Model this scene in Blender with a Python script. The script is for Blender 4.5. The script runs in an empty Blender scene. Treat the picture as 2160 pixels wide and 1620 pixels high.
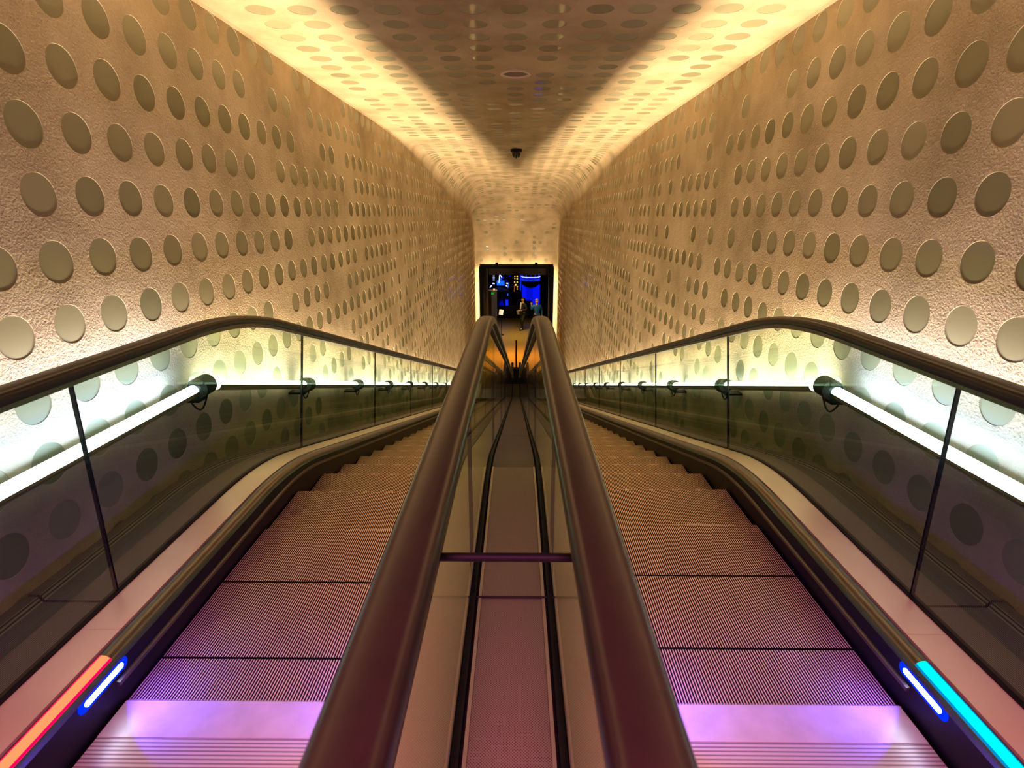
import bpy, bmesh, math, random
from mathutils import Vector, Matrix, Euler

random.seed(7)
S = bpy.context.scene
C = S.collection
PI = math.pi
CZ = 5.9            # height of the camera above the lower landing floor
TILT = math.radians(17.0)
FPX = 1155.0        # focal length in pixels of a 2160 wide frame
CAMX = 0.015

# ------------------------------------------------------------------ camera, world, exposure
cam_d = bpy.data.cameras.new('camera')
cam_d.sensor_width = 36.0
cam_d.lens = 36.0 * FPX / 2160.0
cam_d.clip_start = 0.02
cam_d.clip_end = 200
cam_d.dof.use_dof = True
cam_d.dof.focus_distance = 4.0
cam_d.dof.aperture_fstop = 6.0
cam = bpy.data.objects.new('camera', cam_d)
C.objects.link(cam)
cam.location = (CAMX, 0, CZ)
cam.rotation_euler = (PI/2 - TILT, 0, math.radians(0.5))
S.camera = cam

w = bpy.data.worlds.new('world'); S.world = w
w.use_nodes = True
w.node_tree.nodes['Background'].inputs[0].default_value = (0.5, 0.4, 0.35, 1)
w.node_tree.nodes['Background'].inputs[1].default_value = 0.01
S.view_settings.view_transform = 'Standard'
S.view_settings.look = 'None'
S.view_settings.gamma = 1
S.view_settings.exposure = 0.12
S.view_settings.use_curve_mapping = False
try:
    S.cycles.use_denoising = True
    S.cycles.max_bounces = 10
    S.cycles.transparent_max_bounces = 24
    S.cycles.sample_clamp_indirect = 6
except Exception:
    pass

def area(name, loc, direction, along, sx, sy, power, color, spread=180):
    d = bpy.data.lights.new(name, 'AREA')
    d.shape = 'RECTANGLE'; d.size = sx; d.size_y = sy
    d.energy = power; d.color = color; d.spread = math.radians(spread)
    o = bpy.data.objects.new(name, d); C.objects.link(o)
    z = -Vector(direction).normalized()
    y = Vector(along).normalized(); y = (y - z*y.dot(z)).normalized()
    x = y.cross(z)
    o.matrix_world = Matrix.Translation(loc) @ Matrix((x, y, z)).transposed().to_4x4()
    return o

# unseen magenta and violet tint lights added under the ceiling of the upper foyer, behind the camera
area('foyer_tint_light', (0.0, -1.2, CZ+1.0), (0, .50, -1), (1, 0, 0), 1.4, .4, 92, (1.0, .17, .34), 80)
area('foyer_tint_light', (0.0, -.9, CZ+1.0), (0, .38, -1), (1, 0, 0), 2.6, .3, 26, (.42, .12, 1.0), 125)
# added warm fills for the threshold glow and hall floor, no fixtures
area('landing_fill_light', (0, 23.75, CZ-2.15), (0, -.12, -1), (0, 1, 0), 2.4, .2, 120, (1.0, .40, .05), 80)
area('landing_fill_light', (0, 27.5, CZ-2.6), (0, 0, -1), (1, 0, 0), 2.5, 1.5, 70, (1.0, .66, .2), 120)

# ------------------------------------------------------------------ materials
def nt(name):
    m = bpy.data.materials.new(name); m.use_nodes = True
    t = m.node_tree
    return m, t, t.nodes, t.links, t.nodes['Principled BSDF']

def mat(name, col, rough=.5, metal=0.0, spec=.5, coat=0.0, noise=None, bump=None, emit=None, estr=0):
    m, t, N, L, b = nt(name)
    b.inputs['Base Color'].default_value = (*col, 1)
    b.inputs['Roughness'].default_value = rough
    b.inputs['Metallic'].default_value = metal
    b.inputs['Specular IOR Level'].default_value = spec
    b.inputs['Coat Weight'].default_value = coat
    if emit:
        b.inputs['Emission Color'].default_value = (*emit, 1)
        b.inputs['Emission Strength'].default_value = estr
    tc = N.new('ShaderNodeTexCoord')
    if noise:
        scale, amt = noise
        n = N.new('ShaderNodeTexNoise'); n.inputs['Scale'].default_value = scale
        n.inputs['Detail'].default_value = 5
        L.new(tc.outputs['Object'], n.inputs['Vector'])
        r = N.new('ShaderNodeMapRange')
        r.inputs['From Min'].default_value = .3; r.inputs['From Max'].default_value = .7
        r.inputs['To Min'].default_value = 1-amt; r.inputs['To Max'].default_value = 1+amt*.5
        L.new(n.outputs['Fac'], r.inputs['Value'])
        v = N.new('ShaderNodeVectorMath'); v.operation = 'SCALE'
        v.inputs[0].default_value = col
        L.new(r.outputs['Result'], v.inputs['Scale'])
        L.new(v.outputs['Vector'], b.inputs['Base Color'])
    if bump:
        scale, strength, dist = bump
        n2 = N.new('ShaderNodeTexNoise'); n2.inputs['Scale'].default_value = scale
        n2.inputs['Detail'].default_value = 4
        L.new(tc.outputs['Object'], n2.inputs['Vector'])
        bp = N.new('ShaderNodeBump'); bp.inputs['Strength'].default_value = strength
        bp.inputs['Distance'].default_value = dist
        L.new(n2.outputs['Fac'], bp.inputs['Height'])
        L.new(bp.outputs['Normal'], b.inputs['Normal'])
    return m

def emat(name, col, s):
    m, t, N, L, b = nt(name)
    N.remove(b)
    e = N.new('ShaderNodeEmission'); e.inputs[0].default_value = (*col, 1); e.inputs[1].default_value = s
    L.new(e.outputs[0], N['Material Output'].inputs[0])
    return m

def glassmat(name, tint, rough=0.0, ior=1.5):
    m, t, N, L, b = nt(name)
    N.remove(b)
    tr = N.new('ShaderNodeBsdfTransparent'); tr.inputs[0].default_value = (*tint, 1)
    gl = N.new('ShaderNodeBsdfGlossy'); gl.inputs['Roughness'].default_value = rough
    fr = N.new('ShaderNodeFresnel'); fr.inputs[0].default_value = ior
    mx = N.new('ShaderNodeMixShader')
    ge = N.new('ShaderNodeNewGeometry'); inv = N.new('ShaderNodeMath'); inv.operation = 'SUBTRACT'; inv.inputs[0].default_value = 1
    L.new(ge.outputs['Backfacing'], inv.inputs[1])
    mu = N.new('ShaderNodeMath'); mu.operation = 'MULTIPLY'
    L.new(fr.outputs[0], mu.inputs[0]); L.new(inv.outputs[0], mu.inputs[1])
    L.new(mu.outputs[0], mx.inputs[0]); L.new(tr.outputs[0], mx.inputs[1]); L.new(gl.outputs[0], mx.inputs[2])
    L.new(mx.outputs[0], N['Material Output'].inputs[0])
    return m

def discmat():
    m, t, N, L, b = nt('sequin_glass_disc')
    a = N.new('ShaderNodeAttribute'); a.attribute_name = 'rnd'
    cr = N.new('ShaderNodeValToRGB')
    cr.color_ramp.elements[0].color = (.19, .175, .08, 1)
    cr.color_ramp.elements[1].color = (.33, .295, .15, 1)
    L.new(a.outputs['Fac'], cr.inputs[0]); L.new(cr.outputs[0], b.inputs['Base Color'])
    b.inputs['Roughness'].default_value = .42
    b.inputs['Coat Weight'].default_value = .3
    b.inputs['Coat Roughness'].default_value = .06
    return m

def plaster():
    m, t, N, L, b = nt('rough_plaster')
    tc = N.new('ShaderNodeTexCoord')
    n = N.new('ShaderNodeTexNoise'); n.inputs['Scale'].default_value = 1.6; n.inputs['Detail'].default_value = 6
    n.inputs['Roughness'].default_value = .6
    L.new(tc.outputs['Object'], n.inputs['Vector'])
    cr = N.new('ShaderNodeValToRGB')
    cr.color_ramp.elements[0].position = .3; cr.color_ramp.elements[0].color = (.35, .265, .14, 1)
    cr.color_ramp.elements[1].position = .62; cr.color_ramp.elements[1].color = (.58, .455, .27, 1)
    L.new(n.outputs['Fac'], cr.inputs[0]); L.new(cr.outputs[0], b.inputs['Base Color'])
    b.inputs['Roughness'].default_value = .85
    b.inputs['Specular IOR Level'].default_value = .25
    n2 = N.new('ShaderNodeTexNoise'); n2.inputs['Scale'].default_value = 115; n2.inputs['Detail'].default_value = 3
    n3 = N.new('ShaderNodeTexNoise'); n3.inputs['Scale'].default_value = 9; n3.inputs['Detail'].default_value = 2
    L.new(tc.outputs['Object'], n2.inputs['Vector']); L.new(tc.outputs['Object'], n3.inputs['Vector'])
    ad = N.new('ShaderNodeMath'); ad.operation = 'MULTIPLY_ADD'
    ad.inputs[1].default_value = 1.0
    L.new(n3.outputs['Fac'], ad.inputs[0]); L.new(n2.outputs['Fac'], ad.inputs[2])
    bp = N.new('ShaderNodeBump'); bp.inputs['Strength'].default_value = .9; bp.inputs['Distance'].default_value = .0075
    L.new(ad.outputs[0], bp.inputs['Height']); L.new(bp.outputs['Normal'], b.inputs['Normal'])
    return m

def patternmat(name, col, dark, pitch, thresh, rough, metal, mode='dots'):
    """perforated or ribbed sheet metal"""
    m, t, N, L, b = nt(name)
    tc = N.new('ShaderNodeTexCoord')
    mp = N.new('ShaderNodeMapping')
    L.new(tc.outputs['Object'], mp.inputs[0])
    if mode == 'dots':
        mp.inputs['Rotation'].default_value = (0, 0, PI/4)
        v = N.new('ShaderNodeTexVoronoi'); v.voronoi_dimensions = '2D'
        v.inputs['Randomness'].default_value = 0; v.inputs['Scale'].default_value = 1/pitch
        L.new(mp.outputs[0], v.inputs['Vector'])
        src = v.outputs['Distance']
    else:
        wv = N.new('ShaderNodeTexWave'); wv.bands_direction = mode; wv.inputs['Scale'].default_value = .314159/pitch
        L.new(mp.outputs[0], wv.inputs['Vector'])
        src = wv.outputs['Fac']
    r = N.new('ShaderNodeMapRange'); r.inputs['From Min'].default_value = thresh-.08; r.inputs['From Max'].default_value = thresh+.08
    L.new(src, r.inputs['Value'])
    mx = N.new('ShaderNodeMix'); mx.data_type = 'RGBA'
    mx.inputs[6].default_value = (*dark, 1); mx.inputs[7].default_value = (*col, 1)
    L.new(r.outputs[0], mx.inputs[0]); L.new(mx.outputs[2], b.inputs['Base Color'])
    bp = N.new('ShaderNodeBump'); bp.inputs['Strength'].default_value = .5; bp.inputs['Distance'].default_value = .002
    L.new(r.outputs[0], bp.inputs['Height']); L.new(bp.outputs[0], b.inputs['Normal'])
    b.inputs['Roughness'].default_value = rough; b.inputs['Metallic'].default_value = metal
    return m

M = dict(
    plaster=plaster(), disc=discmat(),
    rubber=mat('handrail_rubber', (.024, .015, .012), .33, spec=.6, noise=(30, .2)),
    glass=glassmat('balustrade_glass', (.80, .885, .825)),
    glass_edge=mat('glass_edge', (.01, .015, .015), .2),
    black=mat('black_paint', (.006, .006, .006), .6, spec=.25),
    satin=mat('satin_steel', (.95, .76, .54), .36, .5, noise=(3, .08)),
    bull=mat('bullnose_steel', (.22, .19, .175), .34, 1.0),
    skirt=mat('skirt_black', (.004, .004, .004), .45, spec=.25),
    step=mat('step_aluminium', (.80, .63, .40), .42, .65, noise=(8, .15)),
    groove=mat('step_groove', (.016, .014, .012), .6, .5),
    comb=patternmat('comb_ribbed', (.72, .68, .68), (.30, .28, .28), .012, .35, .34, .5, 'Y'),
    combplain=mat('comb_plate_metal', (.72, .68, .68), .33, .5, noise=(14, .12)),
    perf=patternmat('perforated_sheet', (.34, .30, .22), (.09, .075, .06), .0055, .30, .45, .6, 'dots'),
    ledge=patternmat('ribbed_sheet', (.30, .27, .25), (.06, .055, .05), .007, .4, .5, .5, 'X'),
    trim=mat('trim_strip', (.62, .54, .42), .4, .8),
    deckplain=mat('dark_deck_sheet', (.10, .085, .06), .35, .6),
    tube=emat('lit_tube', (1.0, .93, .80), 6.0),
    tubecold=emat('lit_tube_cold', (.80, .92, 1.0), 6.0),
    shade=mat('tube_reflector', (.55, .55, .56), .2, 1.0),
    clear=glassmat('clear_collar', (.70, .84, .76), .03),
    white=emat('skirt_lamp_white', (.75, .8, 1.0), 9.0),
    blue=emat('blue_halo', (.0, .02, 1.0), 1.4),  # glow around the skirt lamp, put into colour
    red=[emat('led_orange', (1.0, .13, .05), 2.6), emat('led_red_halo', (1.0, .0, .05), 2.2)],  # second one paints the red halo along the strip
    cyan=[emat('led_cyan', (.0, 1.0, .58), 1.6), emat('led_cyan_halo', (.0, .25, .6), 1.0)],  # second one paints the halo beside the cyan core
    carpet=mat('ochre_floor', (.30, .21, .04), .35, noise=(9, .25), bump=(60, .3, .004)),
    hallfloor=mat('hall_floor_dark', (.01, .01, .012), .3),
    hall=mat('hall_black', (.006, .006, .007), .7),
    lintel=mat('lintel_brown', (.022, .015, .008), .9),
    led_warm=emat('warm_led', (1.0, .72, .42), 14.0),
    graypanel=mat('gray_panel', (.025, .025, .03), .5),
)

# ------------------------------------------------------------------ mesh helpers
class MB:
    def __init__(s):
        s.v = []; s.f = []; s.mi = []; s.r = []
    def add(s, vs, fs, mi=0, r=0.0):
        o = len(s.v); s.v += [tuple(p) for p in vs]
        for f in fs:
            s.f.append(tuple(i+o for i in f)); s.mi.append(mi); s.r.append(r)
    def box(s, c, d, mi=0, rot=None):
        x, y, z = (k/2 for k in d)
        vs = [Vector((a*x, b*y, e*z)) for a in (-1, 1) for b in (-1, 1) for e in (-1, 1)]
        if rot: vs = [rot @ q for q in vs]
        vs = [q + Vector(c) for q in vs]
        s.add(vs, [(0,1,3,2),(4,6,7,5),(0,4,5,1),(2,3,7,6),(0,2,6,4),(1,5,7,3)], mi)
    def cyl(s, a, b, r0, r1=None, n=16, mi=0, caps=True):
        r1 = r0 if r1 is None else r1
        a = Vector(a); b = Vector(b); d = (b-a).normalized()
        u = d.orthogonal().normalized(); v = d.cross(u)
        vs = []
        for p, r in ((a, r0), (b, r1)):
            for i in range(n):
                t = 2*PI*i/n
                vs.append(p + u*(r*math.cos(t)) + v*(r*math.sin(t)))
        fs = [(i, (i+1) % n, n+(i+1) % n, n+i) for i in range(n)]
        if caps: fs += [tuple(range(n))[::-1], tuple(range(n, 2*n))]
        s.add(vs, fs, mi)
    def tube(s, pts, r, n=8, mi=0):
        pts = [Vector(p) for p in pts]
        vs = []
        for i, p in enumerate(pts):
            d = (pts[min(i+1, len(pts)-1)] - pts[max(i-1, 0)]).normalized()
            u = d.cross(Vector((.31, .2, .93))).normalized(); v = d.cross(u)
            for k in range(n):
                t = 2*PI*k/n; vs.append(p + u*(r*math.cos(t)) + v*(r*math.sin(t)))
        fs = []
        for i in range(len(pts)-1):
            for k in range(n):
                a = i*n+k; b = i*n+(k+1) % n
                fs.append((a, b, b+n, a+n))
        fs += [tuple(range(n))[::-1], tuple(range(len(vs)-n, len(vs)))]
        s.add(vs, fs, mi)
    def lathe(s, prof, c, n=24, mi=0, axis='Z', sx=1, sy=1):
        """prof: (radius, height) pairs"""
        c = Vector(c); vs = []
        for r, h in prof:
            for k in range(n):
                t = 2*PI*k/n
                q = Vector((r*math.cos(t)*sx, r*math.sin(t)*sy, h))
                if axis == 'Y': q = Vector((q.x, q.z, q.y))
                vs.append(c+q)
        fs = []
        for i in range(len(prof)-1):
            for k in range(n):
                a = i*n+k; b = i*n+(k+1) % n
                fs.append((a, b, b+n, a+n))
        fs += [tuple(range(n))[::-1], tuple(range(len(vs)-n, len(vs)))]
        s.add(vs, fs, mi)
    def sphere(s, c, r, n=16, mi=0, sc=(1, 1, 1)):
        prof = []
        m = n//2
        vs = []; fs = []
        for i in range(m+1):
            ph = PI*i/m
            for k in range(n):
                t = 2*PI*k/n
                vs.append(Vector(c)+Vector((sc[0]*r*math.sin(ph)*math.cos(t), sc[1]*r*math.sin(ph)*math.sin(t), sc[2]*r*math.cos(ph))))
        for i in range(m):
            for k in range(n):
                a = i*n+k; b = i*n+(k+1) % n
                fs.append((a, a+n, b+n, b))
        s.add(vs, fs, mi)
    def mesh(s, name, mats, smooth=False, rnd=False):
        me = bpy.data.meshes.new(name)
        me.from_pydata(s.v, [], s.f)
        for m in mats: me.materials.append(m)
        me.polygons.foreach_set('material_index', s.mi)
        if smooth:
            me.polygons.foreach_set('use_smooth', [True]*len(s.f))
        if rnd:
            a = me.attributes.new('rnd', 'FLOAT', 'FACE')
            a.data.foreach_set('value', s.r)
        me.update(); me.validate()
        return me
    def build(s, name, mats, parent=None, smooth=False, rnd=False, loc=None):
        """links the shapes as one object; parts keep their world place"""
        if not isinstance(mats, (list, tuple)): mats = [mats]
        if loc is not None:
            L0 = Vector(loc); s.v = [tuple(Vector(p)-L0) for p in s.v]
        me = s.mesh(name, mats, smooth, rnd)
        o = bpy.data.objects.new(name, me); C.objects.link(o)
        if loc is not None: o.location = loc
        if parent is not None: setparent(o, parent)
        if smooth: autosmooth(me)
        return o

def autosmooth(me, ang=35):
    bm = bmesh.new(); bm.from_mesh(me)
    for e in bm.edges:
        e.smooth = not (len(e.link_faces) == 2 and e.calc_face_angle(0) > math.radians(ang))
    bm.to_mesh(me); bm.free()

def wloc(p):
    v = Vector(p.location)
    while p.parent: p = p.parent; v += p.location
    return v

def setparent(o, p):
    o.parent = p
    o.matrix_parent_inverse = Matrix.Identity(4)
    o.location = Vector(o.location) - wloc(p)

def tag(o, label, cat, group=None, kind=None):
    o['label'] = label; o['category'] = cat
    if group: o['group'] = group
    if kind: o['kind'] = kind
    return o

def thing(name, loc, label, cat, group=None):
    o = bpy.data.objects.new(name, None); C.objects.link(o); o.location = loc
    o.empty_display_size = .1
    return tag(o, label, cat, group)

def struct(o):
    o['kind'] = 'structure'; return o

# ------------------------------------------------------------------ escalator profile
SL = math.tan(math.radians(17.1)); A0 = math.radians(17.1)

def profile(h0, Yc, h1, Y0, Y1, R0=2.4, R1=2.0):
    """list of (Y, z, angle) along a flat - incline - flat line; h is measured down from the camera"""
    Yb = Yc + (h1-h0)/SL
    k0 = R0*math.tan(A0/2); k1 = R1*math.tan(A0/2)
    pts = []
    y = Y0
    while y < Yc-k0-.01:
        pts.append((y, CZ-h0, 0)); y += .4
    n = 12
    for i in range(n+1):
        a = A0*i/n
        pts.append((Yc-k0+R0*math.sin(a), CZ-h0-R0*(1-math.cos(a)), a))
    ys, ye = Yc+k0*math.cos(A0), Yb-k1*math.cos(A0)
    m = 30
    for i in range(1, m):
        y = ys+(ye-ys)*i/m
        pts.append((y, CZ-h0-(y-Yc)*SL, A0))
    for i in range(9):
        a = A0*(1-i/8)
        pts.append((Yb+k1-R1*math.sin(a), CZ-h1+R1*(1-math.cos(a)), a))
    if Y1 > Yb+k1+.02: pts.append((Y1, CZ-h1, 0))
    return pts

def pz(prof, Y):
    for (a, za, _), (b, zb, _) in zip(prof, prof[1:]):
        if a <= Y <= b: return za+(zb-za)*(Y-a)/(b-a)
    return prof[0][1] if Y < prof[0][0] else prof[-1][1]

def cut(prof, Ya, Yb):
    """part of the profile between two Ys"""
    def ang(Y):
        for (a, _, p), (b, _, q) in zip(prof, prof[1:]):
            if a <= Y <= b: return p+(q-p)*(Y-a)/(b-a)
        return prof[0][2] if Y < prof[0][0] else prof[-1][2]
    r = [(Ya, pz(prof, Ya), ang(Ya))] + [q for q in prof if Ya+.005 < q[0] < Yb-.005] + [(Yb, pz(prof, Yb), ang(Yb))]
    return r

def sweep(mb, prof, sec, closed=True, mi=0, caps=True):
    """sec: (x, n) points, n measured along the normal of the profile; mi may be a list per edge"""
    n = len(sec); o = []
    for (Y, z, a) in prof:
        for (x, t) in sec:
            o.append((x, Y+t*math.sin(a), z+t*math.cos(a)))
    rng = range(n if closed else n-1)
    for k in rng:
        fs = []
        for i in range(len(prof)-1):
            a = i*n+k; b = i*n+(k+1) % n
            fs.append((a, b, b+n, a+n))
        # share vertices per edge strip (kept simple: one add per edge)
        vs = []; f2 = []
        for i in range(len(prof)):
            vs += [o[i*n+k], o[i*n+(k+1) % n]]
        for i in range(len(prof)-1):
            f2.append((2*i, 2*i+1, 2*i+3, 2*i+2))
        mb.add(vs, f2, mi[k] if isinstance(mi, (list, tuple)) else mi)
    if caps and closed:
        m0 = mi[0] if isinstance(mi, (list, tuple)) else mi
        mb.add(o[:n], [tuple(range(n))], m0); mb.add(o[-n:], [tuple(range(n))[::-1]], m0)

def weld(o):
    bm = bmesh.new(); bm.from_mesh(o.data)
    bmesh.ops.remove_doubles(bm, verts=bm.verts, dist=.0004)
    bmesh.ops.recalc_face_normals(bm, faces=bm.faces)
    for e in bm.edges:
        e.smooth = not (len(e.link_faces) == 2 and e.calc_face_angle(0) > math.radians(40))
    for f in bm.faces: f.smooth = True
    bm.to_mesh(o.data); bm.free()
    return o

H_RAIL, H_DECK, H_STEP = .44, 1.25, 1.42
YC_RAIL, YC_DECK, YC_STEP = 2.71, 2.68, 2.74
XI, XO = .135, 1.376      # inner and outer glass lines
SKIRT = .195              # glass to skirt
YEND = 18.6
rail_p = profile(H_RAIL, YC_RAIL, 4.90, -.9, YEND, 3.0, 2.2)
deck_p = profile(H_DECK, YC_DECK, 5.71, -1.6, YEND+.15, 2.6, 2.0)
step_p = profile(H_STEP, YC_STEP, 5.90, -1.6, YEND, 2.0, 2.0)

# rounded handrail section, n=0 on its top
RAILSEC = []
for k in range(17):
    t = PI*k/16
    RAILSEC.append((.040*math.copysign(abs(math.cos(t))**.55, math.cos(t)), -.030+.030*math.sin(t)**.8 if math.sin(t) > 0 else -.030))
RAILSEC += [(-.037, -.040), (-.014, -.042), (.014, -.042), (.037, -.040)]

def handrail_path():
    p = list(rail_p)
    # newel at the lower end: half circle of radius .3 down to the deck
    Y, z, _ = p[-1]
    R = .30
    for i in range(1, 13):
        a = PI*i/12
        p.append((Y+R*math.sin(a), z-R*(1-math.cos(a)), a))
    return p

def joint_zs():
    return [3.52+1.83*k for k in range(8)]

STEPDATA = None
def step_mesh(width):
    mb = MB()
    n = 94; pitch = width/n; dpt = .011
    D = .390
    for i in range(n):
        x = -width/2+i*pitch
        vs = []
        for y in (0, -D):
            vs += [(x, y, 0), (x+pitch*.46, y, 0), (x+pitch*.5, y, -dpt), (x+pitch*.96, y, -dpt), (x+pitch, y, 0)]
        mb.add(vs, [(0, 1, 6, 5)], 0)
        mb.add(vs, [(1, 2, 7, 6), (2, 3, 8, 7), (3, 4, 9, 8)], 1)
        # riser cleat below the nose
        mb.add([(x, 0, 0), (x+pitch*.46, 0, 0), (x+pitch*.46, -.02, -.16), (x, -.02, -.16)], [(0, 1, 2, 3)], 0)
    mb.add([(-width/2, -.006, -.011), (width/2, -.006, -.011), (width/2, -.03, -.16), (-width/2, -.03, -.16)], [(0, 1, 2, 3)], 1)
    # side cheeks
    for sx in (-1, 1):
        mb.add([(sx*width/2, 0, 0), (sx*width/2, -D, 0), (sx*width/2, -D, -.16), (sx*width/2, -.02, -.16)], [(0, 1, 2, 3)], 1)
    return mb.mesh('step', [M['step'], M['groove']])

def nose_strip_mesh(width):
    mb = MB()
    n = 94; pitch = width/n
    for i in range(n):
        x = -width/2+i*pitch
        mb.box((x+pitch*.25, -.0125, -.004), (pitch*.62, .025, .012))
    return mb.mesh('demarcation', [M['trim']])

def escalator(sign, label, phase, strip_mat, strip_label):
    root = thing('escalator', (sign*.755, 1.0, CZ-H_STEP-.17), label, 'escalator', None)
    for side in (XI, XO):
        g = sign*side                          # glass line
        inn = 1 if (side == XI) == (sign > 0) else -1   # x direction towards the steps
        # handrail
        mb = MB(); sweep(mb, handrail_path(), [(g+x, t) for x, t in RAILSEC])
        hr = weld(mb.build('handrail', M['rubber'], root))
        # guide profile under the handrail
        mb = MB(); sweep(mb, rail_p, [(g-.016, -.042), (g-.016, -.062), (g+.016, -.062), (g+.016, -.042)])
        mb.build('handrail_guide', M['bull'], hr)
        # glass panels
        cuts = [(-.9, -1.0), (1.62, 1.60)] + [(.9563*z+.11, .9563*z-.118) for z in joint_zs()] + [(YEND+.05, YEND+.05)]
        for (ta, ba), (tb, bb) in zip(cuts, cuts[1:]):
            N = 14; e = .004; vs = []
            for i in range(N+1):
                f = i/N
                yt = ta+e+(tb-ta-2*e)*f; yb = ba+e+(bb-ba-2*e)*f
                zt = pz(rail_p, yt)-.055; zb = pz(deck_p, yb)-.02
                for xx in (-.006, .006):
                    vs += [(g+xx, yb, zb), (g+xx, yt, zt)]
            mb = MB()
            fs = []
            for i in range(N):
                a = 4*i
                fs += [(a, a+4, a+5, a+1), (a+2, a+3, a+7, a+6)]
            mb.add(vs, fs, 0)
            fs = [(0, 1, 3, 2), (4*N, 4*N+2, 4*N+3, 4*N+1)]
            for i in range(N):
                a = 4*i
                fs += [(a+1, a+5, a+7, a+3), (a, a+2, a+6, a+4)]
            mb.add(vs, fs, 1)
            # drop the doubled unused vertices by welding
            weld_flat(mb.build('glass_panel', [M['glass'], M['glass_edge']], root))
        # glass clamp channel
        mb = MB(); sweep(mb, deck_p, [(g-.013, -.03), (g+.013, -.03), (g+.013, .006), (g-.013, .006)])
        mb.build('glass_channel', M['black'], root)
        # inner deck band, one sheet per glass panel
        dc = [(-1.6, 0), (1.30, 0)] if side == XO else [(-1.6, 0), (1.58, 0)]
        ys = [-1.6, 1.42] + [.9563*z-.118-.05 for z in joint_zs()[:]] + [YEND+.15]
        for ya, yb in zip(ys, ys[1:]):
            mb = MB()
            sweep(mb, cut(deck_p, ya+.0008, yb-.0008), [(g+inn*.014, 0), (g+inn*.138, 0), (g+inn*.138, -.012), (g+inn*.014, -.012)])
            mb.build('inner_decking', M['satin'], root)
        # bullnose strip
        mb = MB()
        sec = [(.146, -.002), (.156, .0), (.170, -.003), (.182, -.010), (.191, -.020), (.195, -.034), (.146, -.034)]
        sweep(mb, deck_p, [(g+inn*a, b) for a, b in sec])
        weld(mb.build('bullnose_strip', M['bull'], root))
        # black joint between deck and bullnose
        mb = MB(); sweep(mb, deck_p, [(g+inn*.13, -.013), (g+inn*.16, -.013), (g+inn*.16, -.03), (g+inn*.13, -.03)])
        mb.build('deck_joint', M['black'], root)
        # skirt
        mb = MB()
        xs = g+inn*(SKIRT-.003)
        vs = []; fs = []
        for (Y, z, a) in deck_p:
            vs += [(xs, Y, z-.03), (xs, Y, z-.42), (xs-inn*.012, Y, z-.42), (xs-inn*.012, Y, z-.03)]
        for i in range(len(deck_p)-1):
            for k in range(4):
                a = 4*i+k; b = 4*i+(k+1) % 4
                fs.append((a, b, b+4, a+4))
        mb.add(vs, fs)
        sk = mb.build('skirt_panel', M['skirt'], root)
        # brush deflector rail on the skirt (follows the steps)
        mb = MB()
        pp = cut(step_p, 1.30, YEND-.6)
        sweep(mb, pp, [(xs, .085), (xs+inn*.010, .082), (xs+inn*.010, .070), (xs, .066)])
        weld(mb.build('skirt_deflector', M['bull'], sk))
        # led strip lying on the bullnose over the comb; edge faces paint its halo
        if side == XO:
            mb = MB(); sweep(mb, cut(deck_p, -.8, 1.31), [(g+inn*a, b) for a, b in ((.153, .001), (.158, .0022), (.171, .0012), (.183, -.0065), (.187, -.013), (.157, -.006))], mi=[1, 0, 0, 1, 1, 1])
            o = weld(mb.build('light_strip', strip_mat, root)); o['label'] = strip_label
        # comb lamp in the skirt: blue halo drawn as a glowing plate, white pill
        if True:
            for nm, mt, r, ex, th in (('skirt_lamp_halo', M['blue'], .020, .010, .002), ('skirt_lamp', M['white'], .008, .0, .006)):
                mb = MB(); y0, y1, zz = 1.19-ex, 1.325+ex, CZ-1.300
                ring = []
                for k in range(13):
                    t = -PI/2+PI*k/12; ring.append((y1+r*math.cos(t)*1, zz+r*math.sin(t)))
                for k in range(13):
                    t = PI/2+PI*k/12; ring.append((y0+r*math.cos(t), zz+r*math.sin(t)))
                m_ = len(ring)
                vs = [(xs, a, b) for a, b in ring]+[(xs+inn*th, a, b) for a, b in ring]
                mb.add(vs, [tuple(range(m_)), tuple(range(m_, 2*m_))]+[(i, (i+1) % m_, m_+(i+1) % m_, m_+i) for i in range(m_)])
                mb.build(nm, mt, sk)
            area('skirt_lamp_light', (xs+inn*.012, 1.27, CZ-1.30), (inn*.8, .62, -.10), (0, 1, 0), .012, .12, 6.5, (.12, .05, 1.0), 150)
    # steps
    x0, x1 = XI+SKIRT, XO-SKIRT
    wdt = (x1-x0)-.012; xc = sign*(x0+x1)/2
    global STEPDATA
    if STEPDATA is None: STEPDATA = (step_mesh(wdt), nose_strip_mesh(wdt))
    # walk the chain line with a pitch of .4
    k = 0
    pts = cut(step_p, phase, YEND-1.0)
    acc = 0; want = 0; last = pts[0]
    places = []
    for q in pts[1:]:
        dy, dz = q[0]-last[0], q[1]-last[1]
        L = math.hypot(dy, dz)
        while want <= acc+L:
            f = (want-acc)/L
            places.append((last[0]+dy*f, last[1]+dz*f)); want += .4
        acc += L; last = q
    for (Y, z) in places:
        st = bpy.data.objects.new('step', STEPDATA[0]); C.objects.link(st)
        st.location = (xc, Y, z); setparent(st, root)
    # comb plate and ribbed floor plate behind it
    yc = 1.30
    hz = CZ-H_STEP+.012
    mb = MB(); mb.box((xc, yc-.07, hz-.01), (wdt-.01, .10, .02))
    mb.box((xc, yc-.009, hz-.006), (wdt-.01, .022, .012))
    cp = mb.build('comb_plate', M['combplain'], root)
    mb = MB()
    n = 94; pitch = wdt/n
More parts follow.
